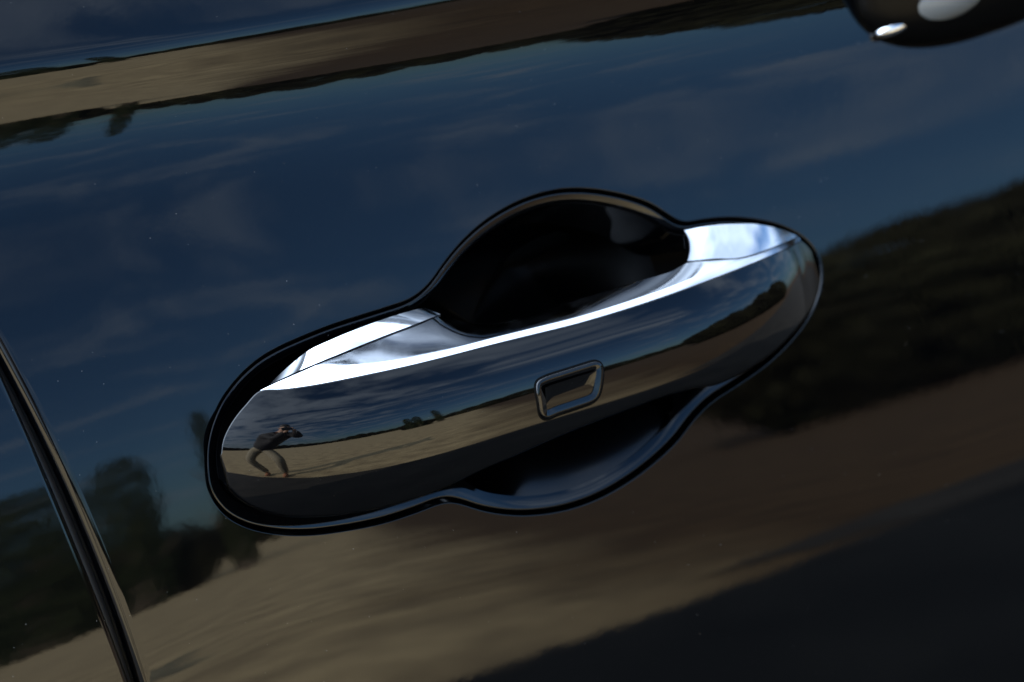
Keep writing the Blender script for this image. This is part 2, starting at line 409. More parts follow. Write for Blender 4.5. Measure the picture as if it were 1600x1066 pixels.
dish = R_(1) * mark([((645,465),18),((550,502),16),((390,570),14),((319,742),12),((385,826),9),((480,838),8),((600,819),9),((698,786),12),((830,807),16),((930,784),16),((1022,726),15),((1086,656),13),
             ((1152,604),10),((1240,531),9),((1285,440),10),((1253,366),16),((1140,338),16),((1066,346),17),((940,295),18),((760,341),18)])[:, None]
nsf = ndoor(q1[:, 0], q1[:, 1]); n3 = np.stack([n_in[:, 0], 0 * n_in[:, 0], n_in[:, 1]], 1)
base = door_pts(q1[:, 0], q1[:, 1]) + np.array([0, 0.0010, 0])
tang = nrm(n3 - (n3 * nsf).sum(1)[:, None] * nsf)
land_dir = np.cos(dish) * tang - np.sin(dish) * nsf
land_n = np.cos(dish) * nsf + np.sin(dish) * tang
rows, rn = [], []
# outer lip turning up from the gap
for k in range(5):
    w = (1 - k / 4) * R_(80)
    rows.append(base + 0.0007 * ((1 - math.sin(w)) * land_dir - (math.cos(w) - 1) * (-land_n) * -1 * -1)); rn.append(nrm(math.cos(w) * land_n - math.sin(w) * land_dir))
st = rows[-1]
for k in range(1, 7):
    rows.append(st + (landw * k / 6)[:, None] * land_dir); rn.append(nrm(land_n + 0.10 * (k / 6) * land_dir))
st = rows[-1]; r2 = 0.0016
w_end = (R_(66) * (1 - lobe) + R_(6) * lobe)[:, None]; wa = R_(6)
for k in range(1, 9):
    w = wa + (w_end - wa) * k / 8
    rows.append(st + r2 * ((np.sin(w) - math.sin(wa)) * land_dir - (math.cos(wa) - np.cos(w)) * land_n)); rn.append(nrm(np.cos(w) * land_n + np.sin(w) * land_dir))
st = rows[-1]
wd = nrm(np.cos(w_end) * land_dir - np.sin(w_end) * land_n); tail = (0.018 * (1 - lobe) + 0.0008 * lobe)[:, None]
for k in range(1, 5): rows.append(st + tail * k / 4 * wd); rn.append(rn[-1])
bez = np.array(rows)
HANDLE_ROWS = bez

# ------------------------------------------------------------------ grip: bowed, rounded black face
TIPL, TIPR = (347, 712), (1281, 436)
yt = 0.004
tl, tr = on_y(np.array(TIPL, float), yt), on_y(np.array(TIPR, float), yt)
XC, HL = (tl[0] + tr[0]) / 2, (tr[0] - tl[0]) / 2
AXS = (tr[2] - tl[2]) / (tr[0] - tl[0]); AX0 = tl[2] - HZ - AXS * tl[0]
BE, BP = R_(43), 2.3                          # tilt of the ends, how late the curve comes
_us = np.linspace(0, 1.12, 1500)
_bs = np.concatenate([[0], np.cumsum(np.tan(np.minimum(BE * ((_us[1:] + _us[:-1]) / 2) ** BP, 1.1)) * np.diff(_us))]) * HL
PROUD = yt - np.interp(1.0, _us, _bs)
_vs = np.linspace(-.05, .05, 4001)
_va = smooth(np.radians(np.interp(_vs, [-.05, -.026, -.018, -.009, 0, .004, .010, .019, .05], [-55, -32, -18, -4, 9, 18, 29, 37, 48]))[:, None], 60)[:, 0]
_vy = np.concatenate([[0], np.cumsum(0.5 * (np.tan(_va[1:]) + np.tan(_va[:-1])) * np.diff(_vs))]); _vy -= np.interp(0, _vs, _vy)
def bow(u):
    return np.interp(np.abs(u) / HL, _us, _bs)
def ygrip(x, z):
    return PROUD + bow(x - XC) + np.interp(z - AX0 - AXS * x, _vs, _vy)
def ngrip(x, z):
    e = 1e-4
    gx = (ygrip(x + e, z) - ygrip(x - e, z)) / (2 * e); gz = (ygrip(x, z + e) - ygrip(x, z - e)) / (2 * e)
    return nrm(np.stack([gx, -np.ones_like(gx), gz], -1))
CREASE = [(407,612),(440,610),(486,604),(540,594),(589,584),(640,573),(705,557),(770,540),(835,524),(900,508),(981,484),(1047,462),(1125,433),(1193,406),(1235,387),(1252,378)]
TOPL = [(347,712),(350,690),(358,671),(370,652),(386,633),(407,612)]
TOPR = [(1252,378),(1264,388),(1274,402),(1280,418),(1281,436)]
BOT = [(347,712),(350,734),(360,757),(376,775),(399,789),(444,802),(506,803),(556,797),(630,781),(690,760),(752,730),(800,709),(860,682),(920,657),(980,634),(1040,612),(1085,600),(1125,594),
       (1193,557),(1236,519),(1264,482),(1278,452),(1281,436)]
ax = np.array([TIPR[0] - TIPL[0], TIPR[1] - TIPL[1]], float); axl = np.linalg.norm(ax); ax /= axl; pp = np.array([-ax[1], ax[0]])
def prof(pts, n=241):
    """edge curve as perpendicular offset over the tip-to-tip axis, sampled in an angle so the ends stay round"""
    q = spline(pts, 1500); a = (q - np.array(TIPL)) @ ax; b = (q - np.array(TIPL)) @ pp
    a = np.maximum.accumulate(np.clip(a, 0, axl)); thq = np.arccos(np.clip(1 - 2 * a / axl, -1, 1))
    tg = np.linspace(0, math.pi, n); bb = np.interp(tg, thq, b)
    return tg, smooth(bb[:, None], 1.6)[:, 0]
NG = 281
tg, btop = prof(TOPL + CREASE[1:] + TOPR[1:], NG); _, bbot = prof(BOT, NG)
btop[0] = bbot[0] = 0; btop[-1] = bbot[-1] = 0
aa = axl * (1 - np.cos(tg)) / 2
ff = np.linspace(0, 1, 61)
pxg = np.array(TIPL)[None, None] + aa[None, 1:-1, None] * ax + (btop[None, 1:-1] * (1 - ff[:, None]) + bbot[None, 1:-1] * ff[:, None])[..., None] * pp
Pg = on_f(pxg, ygrip, -0.02); Ng = ngrip(Pg[..., 0], Pg[..., 2] - HZ)
mb = MB(); mb.grid(Pg, Ng)
# rim of the whole face rolls back
rim = np.concatenate([Pg[-1], Pg[0][::-1]]); rimn = np.concatenate([Ng[-1], Ng[0][::-1]])
rq = np.stack([rim[:, 0], rim[:, 2]], 1); rn2 = -in_normals(rq, 2.0)
nb = Pg.shape[1]
is_top = np.zeros(len(rim), bool); is_top[nb:] = True
rr = np.where(is_top, 0.0005, 0.0020)
rr = smooth(rr[:, None], 3, True)[:, 0]
RG, RGN = roll_rings(rim, rn2, rimn, rr, R_(100), 9, tail=0.0)
mb.grid(RG, RGN, wv=True)
# lower / end wall running back into the door, only where the chrome does not take over
back = RG[-1].copy(); back2 = back.copy(); back2[:, 1] = np.maximum(back[:, 1] + 0.004, 0.016); back2[:, 0] -= 0.002 * rn2[:, 0]; back2[:, 2] -= 0.003 * rn2[:, 1]
mb.grid(np.array([back, 0.5 * (back + back2), back2])[:, :nb], np.array([RGN[-1]] * 3)[:, :nb])
door_handle = mb.build('door_handle', GLOSS, CAR)

bb = MB().grid(bez, np.array(rn), wv=True)
bezel = bb.build('bezel', PAINT, door_handle)

# bowl behind the grip: the two lobes closed to one round opening
lob_top = [p for p in OUT[-12:]]
bowl_px = [(650,470),(672,441),(694,411),(724,376),(762,344),(811,316),(860,300),(900,296),(940,299),(979,307),(1016,320),(1044,338),(1064,362),(1088,420),(1108,500),(1112,570),(1098,640),(1082,656),
           (1057,687),(1019,722),(978,753),(929,780),(880,796),(830,803),(790,802),(752,795),(722,786),(700,776),(672,730),(645,650),(636,560)]
bp = smooth(spline(bowl_px, 240, True), 5, True)
B0 = on_f(bp, lambda x, z: ydoor(x, z) + 0.0022)
sd = np.array([min(1.0, max(0.0, (abs((p - np.array([874, 552])) @ ax) - 165) / 40)) for p in bp]); sd = smooth(sd[:, None], 3, True)
CY = B0[:, 1].mean(); B0 = B0 + np.array([0, 0.020, 0]) * sd
bn = in_normals(np.stack([B0[:, 0], B0[:, 2]], 1))
cen = B0.mean(0); rows = []
lowr = np.array([min(1.0, max(0.0, ((p - np.array([874, 552])) @ pp + 40) / 90)) for p in bp]); lowr = smooth(lowr[:, None], 6, True)
o60 = np.linspace(0, 1, 60)
d_lo = np.interp(o60, [0, .12, .30, .42, .52, .62, .8, 1], [0, .0011, .0036, .0066, .012, .022, .034, .046])
d_up = np.interp(o60, [0, .04, .12, .30, .42, .52, .8, 1], [0, .0022, .0085, .025, .034, .040, .045, .046])
for o_, dl, du in zip(o60, d_lo, d_up):
    s_ = 1 - o_ * 0.985; dep = (lowr * dl + (1 - lowr) * du)[:, 0]
    q = cen + (B0 - cen) * (0.965 * s_); q[:, 1] = (B0[:, 1] * s_ + CY * (1 - s_)) + dep
    rows.append(q)
rows = smooth(np.array(rows).reshape(60, -1), 2.5).reshape(60, -1, 3)
lo_c = np.where(lowr[:, 0] > 0.3)[0]; k0 = np.where(np.diff(lo_c) > 1)[0]
if len(k0): lo_c = np.concatenate([lo_c[k0[0] + 1:], lo_c[:k0[0] + 1]])
up_c = np.arange(lo_c[-1], lo_c[-1] + 240 - len(lo_c) + 2) % 240
NB = grid_normals(rows, wv=True)
MB().grid(rows[:30][:, lo_c], NB[:30][:, lo_c]).build('recess_bowl', BOWL, door_handle)
SATIN = mat('satin_black', (0.0008, 0.0008, 0.0008), 0.35, spec=0.05)
MB().grid(rows[:30][:, up_c], NB[:30][:, up_c]).build('recess_wall', SATIN, door_handle)
MB().grid(rows[29:], NB[29:], wv=True).build('recess_floor', MATT, door_handle)
# back plate of the two end pockets
q = oxz + 0.004 * n_in
bm = bmesh.new()
vs = [bm.verts.new((a, ydoor(a, b) + 0.030, b + HZ)) for a, b in q]; cv = bm.verts.new((cx, 0.075, cz + HZ))
for i in range(N0): bm.faces.new((vs[i], vs[(i + 1) % N0], cv))
mesh_obj('back_plate', bm, MATT, door_handle)

# ------------------------------------------------------------------ chrome
def chrome_loft(name, A_px, B_px, yA, alpha, nf=36, n=200, hollow=0.0):
    """skin from edge A (front, known depth) to edge B (rear) whose tilt towards the sky is alpha(u, f) in degrees"""
    A, B = A_px, B_px
    w = np.linalg.norm(B - A, axis=1) * DIST / FPX
    f = np.linspace(0, 1, nf); u = np.linspace(0, 1, n)
    al = np.radians(np.array([[alpha(a, b) for a in u] for b in f]))
    den = np.maximum(0.10, math.sin(TH) + np.tan(math.pi / 2 - al) * math.cos(TH))
    dd = np.cumsum(np.concatenate([np.zeros((1, n)), 0.5 * (1 / den[1:] + 1 / den[:-1])]) * (1.0 / (nf - 1)), 0) * w[None]
    y = yA[None] + dd
    px = A[None] * (1 - f[:, None, None]) + B[None] * f[:, None, None]
    px = px + (hollow * 4 * f * (1 - f))[:, None, None] * ((1 - u) ** 5)[None, :, None] * ax
    P = on_y(px, y)
    return P
NC = 220
def curve_x(pts, n=NC, sig=3): return smooth(spline(pts, n), sig)
cre = curve_x(CREASE)
yA = on_f(cre, ygrip, -0.02)[:, 1] + 0.0004
BACK = [(407,610),(436,596),(470,581),(506,566),(560,545),(610,525),(650,510),(692,494),(718,502),(751,507),(778,505),(817,496),(883,475),(948,454),(1010,436),(1050,424),(1074,411),(1110,408),(1139,406),(1165,403),(1195,394),(1235,376),(1250,371)]
# pair by distance along the axis
def by_axis(pts, a_t, sig=2):
    q = spline(pts, 1500); a = q @ ax; o_ = np.argsort(a); b = np.interp(a_t, a[o_], (q @ pp)[o_])
    b = smooth(b[:, None], sig)[:, 0]
    return a_t[:, None] * ax + b[:, None] * pp
a_t = np.linspace((np.array(CREASE[0]) @ ax) + 0.5, (np.array(CREASE[-1]) @ ax) - 0.5, NC)
A_ = by_axis(CREASE, a_t); B_ = by_axis(BACK, a_t, 1.2)
wpx = np.maximum(0.4, ((A_ - B_) @ pp)); B_ = A_ - wpx[:, None] * pp
A_ = A_ - 1.2 * pp
yA = on_f(A_, ygrip, -0.02)[:, 1] + 0.0003
xk = A_[:, 0]
bandw = np.interp(xk, [400, 440, 500, 530, 589, 640, 700, 900, 1047, 1120, 1160, 1200, 1250], [3, 14, 30, 23, 16, 13, 11, 11, 12, 13, 12, 12, 10])
bfrac = np.clip(bandw / wpx, 0.05, 1.2)
scoop_end = np.interp(xk, [400, 506, 600, 690, 740, 820, 900, 1000, 1060, 1110, 1250], [64, 65, 67, 78, 90, 92, 91, 86, 74, 66, 62])
scoop_start = np.interp(xk, [400, 506, 600, 700, 760, 900, 1000, 1110, 1250], [62, 64, 66, 70, 80, 80, 72, 64, 60])
def al_strip(u, f):
    i = min(NC - 1, int(round(u * (NC - 1)))); b = bfrac[i]
    band = 58 + 4 * min(f / max(b, 1e-3), 1)
    t = np.clip((f - b) / 0.05 + 0.5, 0, 1); t = t * t * (3 - 2 * t)
    g = np.clip((f - b) / max(1e-3, 1 - b), 0, 1); sc = scoop_start[i] * (1 - g) + scoop_end[i] * g
    return band * (1 - t) + sc * t
Pc = chrome_loft('c', A_, B_, yA, al_strip, nf=60, n=NC)
mb = MB(); Nc = grid_normals(Pc)
if (Nc[..., 2].mean()) < 0: Nc = -Nc
mb.grid(Pc, Nc)
bk = Pc[-1]; drop = [bk, bk + np.array([0, 0.0008, -0.0006]), bk + np.array([0, 0.001, -0.012])]
mb.grid(np.array(drop))
mb.build('chrome_strip', CHROME, door_handle)

def cap(low, high, y_low, alpha, n=140, nf=30, hollow=0.0):
    L_ = curve_x(low, n, 2); H_ = curve_x(high, n, 2)
    P = chrome_loft('cap', L_, H_, y_low(L_), alpha, nf, n, hollow)
    N = grid_normals(P)
    if N[..., 2].mean() < 0: N = -N
    mb = MB().grid(P, N)
    for e, s_ in ((P[0], 1), (P[-1], -1)):
        mb.grid(np.array([e, e + np.array([0, 0.0004, -0.0004]), e + np.array([0, 0.002, -0.006])]))
    for e in (P[:, 0], P[:, -1]):
        mb.grid(np.array([e, e + np.array([0, 0.001, -0.010])]))
    return mb.build('end_cap', CHROME, door_handle)
def y_from_strip(L_):
    a = L_ @ ax; return np.interp(a, a_t, Pc[-1][:, 1]) + 0.0006
cap([(420,602),(440,592),(470,578),(506,563),(560,541),(610,521),(650,506),(688,491)],
    [(424,597),(436,586),(455,569),(482,548),(515,532),(548,518),(614,494),(663,480)],
    y_from_strip, lambda u, f: (68 - 12 * (lambda t: t * t * (3 - 2 * t))(min(1, max(0, (u - 0.05) / 0.40))) - 7 * u * u) + 3 * f)
cap([(1074,408),(1095,406),(1120,404),(1145,404),(1168,400),(1195,391),(1225,379),(1246,370)],
    [(1069,360),(1095,355),(1125,351),(1155,350),(1178,350),(1203,354),(1225,360),(1245,368)],
    y_from_strip, lambda u, f: 56 + 4 * f + 8 * max(0, u - 0.7), hollow=7.0)

# ------------------------------------------------------------------ touch button on the grip
BTN = [(838,598),(850,590),(880,580),(915,569),(930,565),(939,569),(941.5,580),(940,600),(936,617),(928,627),(900,638),(870,648),(852,655),(845,651),(841,630)]
bt = smooth(spline(BTN, 160, True), 2.0, True)
b0 = on_f(bt, ygrip, -0.03); bq = np.stack([b0[:, 0], b0[:, 2] - HZ], 1); bni = in_normals(bq, 2)
def gp(q, d):
    n = ngrip(q[:, 0], q[:, 1]); return np.stack([q[:, 0], ygrip(q[:, 0], q[:, 1]), q[:, 1] + HZ], 1) + d * n
cb = bq.mean(0)
rings = [gp(bq - 0.0002 * bni, -0.0002), gp(bq, 0.0005), gp(bq + 0.0003 * bni, 0.0007), gp(bq + 0.0008 * bni, 0.00078), gp(bq + 0.0012 * bni, 0.00065), gp(bq + 0.0024 * bni, 0.0002)]
def dense(rings, k=4):
    out = []
    A = np.array(rings)
    t = np.linspace(0, len(A) - 1, (len(A) - 1) * k + 1); i = np.clip(t.astype(int), 0, len(A) - 2); fr_ = (t - i)[:, None, None]
    return smooth((A[i] * (1 - fr_) + A[i + 1] * fr_).reshape(len(t), -1), 1.2).reshape(len(t), -1, 3)
dr = dense(rings); nb_ = grid_normals(dr, wv=True)
if nb_[:, :, 1].mean() > 0: nb_ = -nb_
MB().grid(dr, nb_, wv=True).build('button_frame', GLOSS, door_handle)
MB().grid(np.array([gp(bq - 0.0006 * bni, 0.00003), gp(bq - 0.0003 * bni, 0.00006), gp(bq + 0.0001 * bni, 0.00006)]), wv=True).build('button_gap_shade', MATT, door_handle)  # matt black ring on the face stands in for the shaded gap
inner = bq + 0.0024 * bni; rows = []
for s_ in np.linspace(0, 1, 20):
    q = inner * (1 - s_) + cb * s_
    rows.append(gp(q, (0.00025 + 0.19 * (q[:, 1] - cb[1]) + 24 * (q[:, 1] - cb[1]) ** 2 - 0.0002 * math.sin(min(1, s_ / 0.4) * math.pi / 2))[:, None]))
nb_ = grid_normals(np.array(rows), wv=True); nb_[-1] = nb_[-2].mean(0)
if nb_[:, :, 1].mean() > 0: nb_ = -nb_
MB().grid(np.array(rows), nb_, wv=True).build('touch_button', GLOSS, door_handle)

# ------------------------------------------------------------------ side mirror (top right corner)
mc = on_f(np.array((1532.0, -80.0)), ydoor) + np.array([0, -0.006, 0])
mirror_local = []
def superell(cx_, rx, ry, rz, e=0.75, nu=48, nv=32):
    u = np.linspace(0, 2 * math.pi, nu, endpoint=False); v = np.linspace(-math.pi / 2 + 0.01, math.pi / 2 - 0.01, nv)
    f = lambda a, p: np.sign(a) * np.abs(a) ** p
    P = np.stack([cx_[0] + rx * f(np.cos(v), e)[:, None] * f(np.cos(u), e)[None], cx_[1] + ry * f(np.cos(v), e)[:, None] * f(np.sin(u), e)[None],
                  cx_[2] + rz * f(np.sin(v), e)[:, None] + 0 * u[None]], -1)
    N = grid_normals(P, wv=True)
    if ((P - np.array(cx_)) * N).sum() < 0: N = -N
    return P, N
P, N = superell(mc + np.array([0.0, 0, 0]), 0.053, 0.015, 0.022, 0.75)
side_mirror = MB().grid(P, N, wv=True).build('side_mirror', mat('mirror_plastic', (0.0015, 0.0015, 0.0015), 0.3, spec=0.12), CAR)
LENSG = mat('grey_lens', (0.15, 0.16, 0.16), 0.3)
def stud(name, px, dy, rx, ry, rz, tilt, material):
    c = on_y(np.array(px, float), mc[1] - dy); P2, N2 = superell((0, 0, 0), rx, ry, rz, 1.0)
    rot = np.array((Matrix.Rotation(R_(tilt), 3, 'Y') @ Matrix.Rotation(R_(-14), 3, 'Z')).to_3x3())
    return MB().grid(P2 @ rot.T + c, N2 @ rot.T, wv=True).build(name, material, side_mirror)
stud('indicator_lens', (1464, -4), 0.0100, 0.0150, 0.0050, 0.0075, 0, LENSG)
stud('glint_stud', (1396, 41), 0.0068, 0.0062, 0.0034, 0.0026, -10, CHROME)  # small chrome piece added to give the bright glint on the housing
ft = np.linspace(0, 1, 12); base_x = mc[0] + 0.035
rows = []
for a in ft:
    c = np.array([base_x, mc[1] + (ydoor(base_x, mc[2] - HZ) + 0.01 - mc[1]) * a, mc[2] - 0.004])
    k = 0.8 + 0.5 * a * a
    w = np.linspace(0, 2 * math.pi, 24, endpoint=False)
    rows.append(np.stack([c[0] + 0.024 * k * np.cos(w), c[1] + 0 * w, c[2] + 0.015 * k * np.sin(w)], 1))
MB().grid(np.array(rows), wv=True).build('mirror_foot', MATT, side_mirror)

# ------------------------------------------------------------------ rest of the car body (beyond the frame; it shades the ground)
def loft_sections(name, secs, material, parent, caps=True):
    mb = bmesh.new(); rings = []
    for s_ in secs: rings.append([mb.verts.new(p) for p in s_])
    for a, b in zip(rings, rings[1:]):
        for i in range(len(a)): mb.faces.new((a[i], a[(i + 1) % len(a)], b[(i + 1) % len(b)], b[i]))
    if caps: mb.faces.new(rings[0]); mb.faces.new(rings[-1][::-1])
    bmesh.ops.recalc_face_normals(mb, faces=mb.faces)
    o = mesh_obj(name, mb, material, parent, False)
    md = o.modifiers.new('bevel', 'BEVEL'); md.width = 0.04; md.segments = 3; md.limit_method = 'ANGLE'
    return o
def sec(y, pts): return [(x, y, z) for x, z in pts]
low = [(-2.05,.30),(-2.1,.62),(-2.02,1.0),(-1.0,1.08),(1.45,1.08),(1.85,.96),(1.97,.78),(1.98,.32)]
def scale_in(pts, k): return [(x * k, z) for x, z in pts]
loft_sections('body_shell', [sec(0.10, scale_in(low, 0.97)), sec(0.13, low), sec(1.57, low), sec(1.60, scale_in(low, 0.97))], PAINT, CAR)
gh = lambda y0, y1: [[(-1.95,y0,1.075),(1.35,y0,1.075),(1.35,y1,1.075),(-1.95,y1,1.075)], [(-1.72,y0+.10,1.36),(1.20,y0+.10,1.36),(1.20,y1-.10,1.36),(-1.72,y1-.10,1.36)],
                     [(-1.60,y0+.16,1.50),(1.10,y0+.16,1.50),(1.10,y1-.16,1.50),(-1.60,y1-.16,1.50)]]
loft_sections('cabin_glass', gh(0.09, 1.61), GLASS, CAR)
loft_sections('roof', [[(-1.66,.22,1.495),(1.14,.22,1.495),(1.14,1.48,1.495),(-1.66,1.48,1.495)], [(-1.55,.30,1.55),(1.05,.30,1.55),(1.05,1.40,1.55),(-1.55,1.40,1.55)]], PAINT, CAR)
def wheel(x, y):
    mb = MB(); w = np.linspace(0, 2 * math.pi, 40, endpoint=False)
    pr = [(0.20,-.09),(0.31,-.10),(0.335,-.08),(0.335,.08),(0.31,.10),(0.20,.09)]
    P = np.array([[(x + r * math.cos(a), y + d, 0.335 + r * math.sin(a)) for a in w] for r, d in pr])
    o = mb.grid(P, wv=True).build('wheel', TYRE, CAR)
    bm = bmesh.new(); c = [bm.verts.new((x + .2 * math.cos(a), y - .085, .335 + .2 * math.sin(a))) for a in w]; bm.faces.new(c)
    for k in range(5):
        a = k * 2 * math.pi / 5
        d1 = Vector((math.cos(a), 0, math.sin(a))); d2 = Vector((-math.sin(a), 0, math.cos(a))); o3 = Vector((x, y - .097, .335))
        bm.faces.new([bm.verts.new(o3 + d1 * p + d2 * q) for p, q in ((.02,-.03),(.2,-.02),(.2,.02),(.02,.03))])
    mesh_obj('rim', bm, ALLOY, o, False)
for x in (-1.35, 1.25):
    for y in (0.20, 1.50): wheel(x, y)

# ------------------------------------------------------------------ ground
bm = bmesh.new()
gs = [-900, -200, -60, -20, -8, -3, 0, 3, 8, 20, 60, 200, 900]
vv = [[bm.verts.new((x, y, 0)) for y in gs] for x in gs]
for i in range(len(gs) - 1):
    for j in range(len(gs) - 1): bm.faces.new((vv[i][j], vv[i + 1][j], vv[i + 1][j + 1], vv[i][j + 1]))
g = mesh_obj('ground', bm, DIRT); g['kind'] = 'structure'

SHADE_ASPH = mat('shadow_dark_asphalt', (0.013, 0.0115, 0.0095), 0.9, var=((0.024, 0.021, 0.017), 3.0, 8), spec=0.3)  # near-black tarmac: the car's shadow is deepened in its colour
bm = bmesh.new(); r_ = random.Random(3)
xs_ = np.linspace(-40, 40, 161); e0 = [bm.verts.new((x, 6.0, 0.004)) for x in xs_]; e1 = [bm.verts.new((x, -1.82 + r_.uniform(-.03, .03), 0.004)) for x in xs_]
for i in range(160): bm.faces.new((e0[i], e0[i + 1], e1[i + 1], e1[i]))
P_ = [(1.50, -1.975), (1.72, -1.90), (1.95, -1.835), (2.3, -1.80), (40, -1.80), (40, -2.3), (4.0, -2.32), (3.0, -2.27), (2.5, -2.2), (2.1, -2.1), (1.8, -2.02), (1.6, -1.985)]  # dark tongue added in the shape of the car shadow's pointed tip
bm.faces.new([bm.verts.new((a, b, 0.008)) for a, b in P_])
g = mesh_obj('road_shadow_sheet', bm, SHADE_ASPH); g['kind'] = 'structure'
# ------------------------------------------------------------------ trees, mirrored in the paint
def leaf_mesh(name, shape, n, leaf, seed, material):
    r = random.Random(seed); v, f = [], []
    clumps = []
    for k in range(26):
        while True:
            p = Vector((r.uniform(-1, 1), r.uniform(-1, 1), r.uniform(0, 1)))
            rad = shape(p.z)
            if p.xy.length < rad: break
        clumps.append((p, r.uniform(.10, .26)))
    for k in range(n):
        c, s_ = r.choice(clumps)
        if r.random() < 0.45:
            z = r.random(); rad = shape(z) * (1 - 0.35 * r.random() ** 2); a = r.uniform(0, 6.283); p = Vector((rad * math.cos(a), rad * math.sin(a), z))
        else:
            p = c + Vector((r.gauss(0, s_), r.gauss(0, s_), r.gauss(0, s_ * .55)))
            if p.z < 0 or p.z > 1.03: continue
            lim = shape(min(1, p.z)) * 1.06
            if p.xy.length > lim: p.xy = p.xy.normalized() * lim
        d = Vector((r.gauss(0, 1), r.gauss(0, 1), r.gauss(0, .7))).normalized(); e = d.orthogonal().normalized(); h = leaf * r.uniform(.6, 1.4)
        e = Matrix.Rotation(r.uniform(0, 6.28), 3, d) @ e; g_ = d.cross(e)
        b = len(v); v += [p + e * h, p + g_ * h * .55, p - e * h, p - g_ * h * .55]; f.append((b, b + 1, b + 2, b + 3))
    me = bpy.data.meshes.new(name); me.from_pydata([tuple(a) for a in v], [], f); me.materials.append(material); return me
cyp = lambda z: 0.5 * max(0.03, 1 - abs((z - .42) / .60) ** 3.2) ** .5 * (1 + .10 * math.sin(9 * z))
rnd_ = lambda z: 0.75 * math.sqrt(max(0.02, 1 - (2 * z - 0.95) ** 2))
bush = lambda z: 1.1 * math.sqrt(max(0.02, 1 - z * z))
CROWNS = {'cypress': leaf_mesh('crown', cyp, 4200, .035, 1, LEAFD), 'round': leaf_mesh('crown', rnd_, 5200, .05, 2, LEAF), 'bush': leaf_mesh('crown', bush, 2600, .07, 3, LEAF)}
def trunk_mesh(r0, h):
    bm = bmesh.new(); w = [i * math.pi / 4 for i in range(8)]; prev = None
    for k in range(6):
        t = k / 5; rr_ = r0 * (1.25 - 0.9 * t) * (1.25 if k == 0 else 1)
        ring = [bm.verts.new((rr_ * math.cos(a) + .05 * r0 * math.sin(5 * t), rr_ * math.sin(a), h * t)) for a in w]
        if prev:
            for i in range(8): bm.faces.new((prev[i], prev[(i + 1) % 8], ring[(i + 1) % 8], ring[i]))
        prev = ring
    for k in range(5):
        a = k * 1.3; z0 = h * (.45 + .1 * k); d = Vector((math.cos(a), math.sin(a), .9)).normalized(); s_ = d.orthogonal().normalized() * r0 * .35; q = d.cross(s_)
        b = Vector((0, 0, z0)); e = b + d * h * .45
        A = [bm.verts.new(b + s_), bm.verts.new(b + q), bm.verts.new(b - s_), bm.verts.new(b - q)]; t_ = bm.verts.new(e)
        for i in range(4): bm.faces.new((A[i], A[(i + 1) % 4], t_))
    me = bpy.data.meshes.new('trunk'); bm.to_mesh(me); bm.free(); me.materials.append(BARK); return me
TRUNK = trunk_mesh(.035, .55)
def tree(kind, name, label, az, dist, h, w, group, rz, lift=0.06):
    x, y = dist * math.sin(R_(az)), -dist * math.cos(R_(az))
    o = empty(name, (x, y, 0), label, 'bush' if kind == 'bush' else 'tree', group); o.rotation_euler.z = rz
    c = bpy.data.objects.new('crown', CROWNS[kind]); COL.objects.link(c); c.parent = o; c.location.z = h * lift; c.scale = (w, w, h * (1 - lift))
    if kind != 'bush':
        t = bpy.data.objects.new('trunk', TRUNK); COL.objects.link(t); t.parent = o; t.scale = (h, h, h)
    return o
for az, d, h, w, lab in ((9.1, 22, 4.2, 0.9, 'dark rounded tree mirrored in the rear door left of the shut line'), (11.4, 22, 4.2, 0.82, 'dark columnar tree mirrored in the door just right of the shut line'),
                         (16.0, 22, 4.9, 0.62, 'tallest dark columnar tree, mirrored right beside the left end of the handle bezel')):
    tree('cypress', 'columnar_tree', lab, az, d, h, w, 'columnar trees beyond the field', rnd.uniform(0, 6), .01)
for az, d, h, lab in ((7.9, 23, 2.0, 'low tree at the left foot of the rounded tree in the rear door'), (10.4, 23, 1.9, 'low tree mirrored behind the door shut line'),
                      (13.0, 23, 1.5, 'low tree mirrored between the columnar tree and the handle')):
    tree('round', 'round_tree', lab, az, d, h, .85, 'low trees beyond the field', rnd.uniform(0, 6), .01)
for k, (az, d, h) in enumerate(((45, 17, 2.8), (50, 17, 3.4), (55, 17, 3.6), (61, 18, 3.4), (68, 18, 3.9), (76, 18, 3.6))):
    tree('round', 'broad_tree', '%s broad dark tree, counted from the handle, of the mass mirrored right of it' % ('nearest second third fourth fifth farthest'.split()[k]), az, d, h, h * .75, 'broad trees mirrored to the right', rnd.uniform(0, 6), .0)
k = 0
for az in range(-62, 46, 3):
    d = 70 + 8 * math.sin(az * 1.7); h = (3.2 if az < 8 else 4.4) + 1.0 * math.sin(az * 2.3) + rnd.uniform(-.3, .5)
    tree('bush', 'field_bush', 'low dark bush of the far field edge mirrored along the grip', az, d, h, 2.8, 'bushes along the far field edge', rnd.uniform(0, 6), 0)

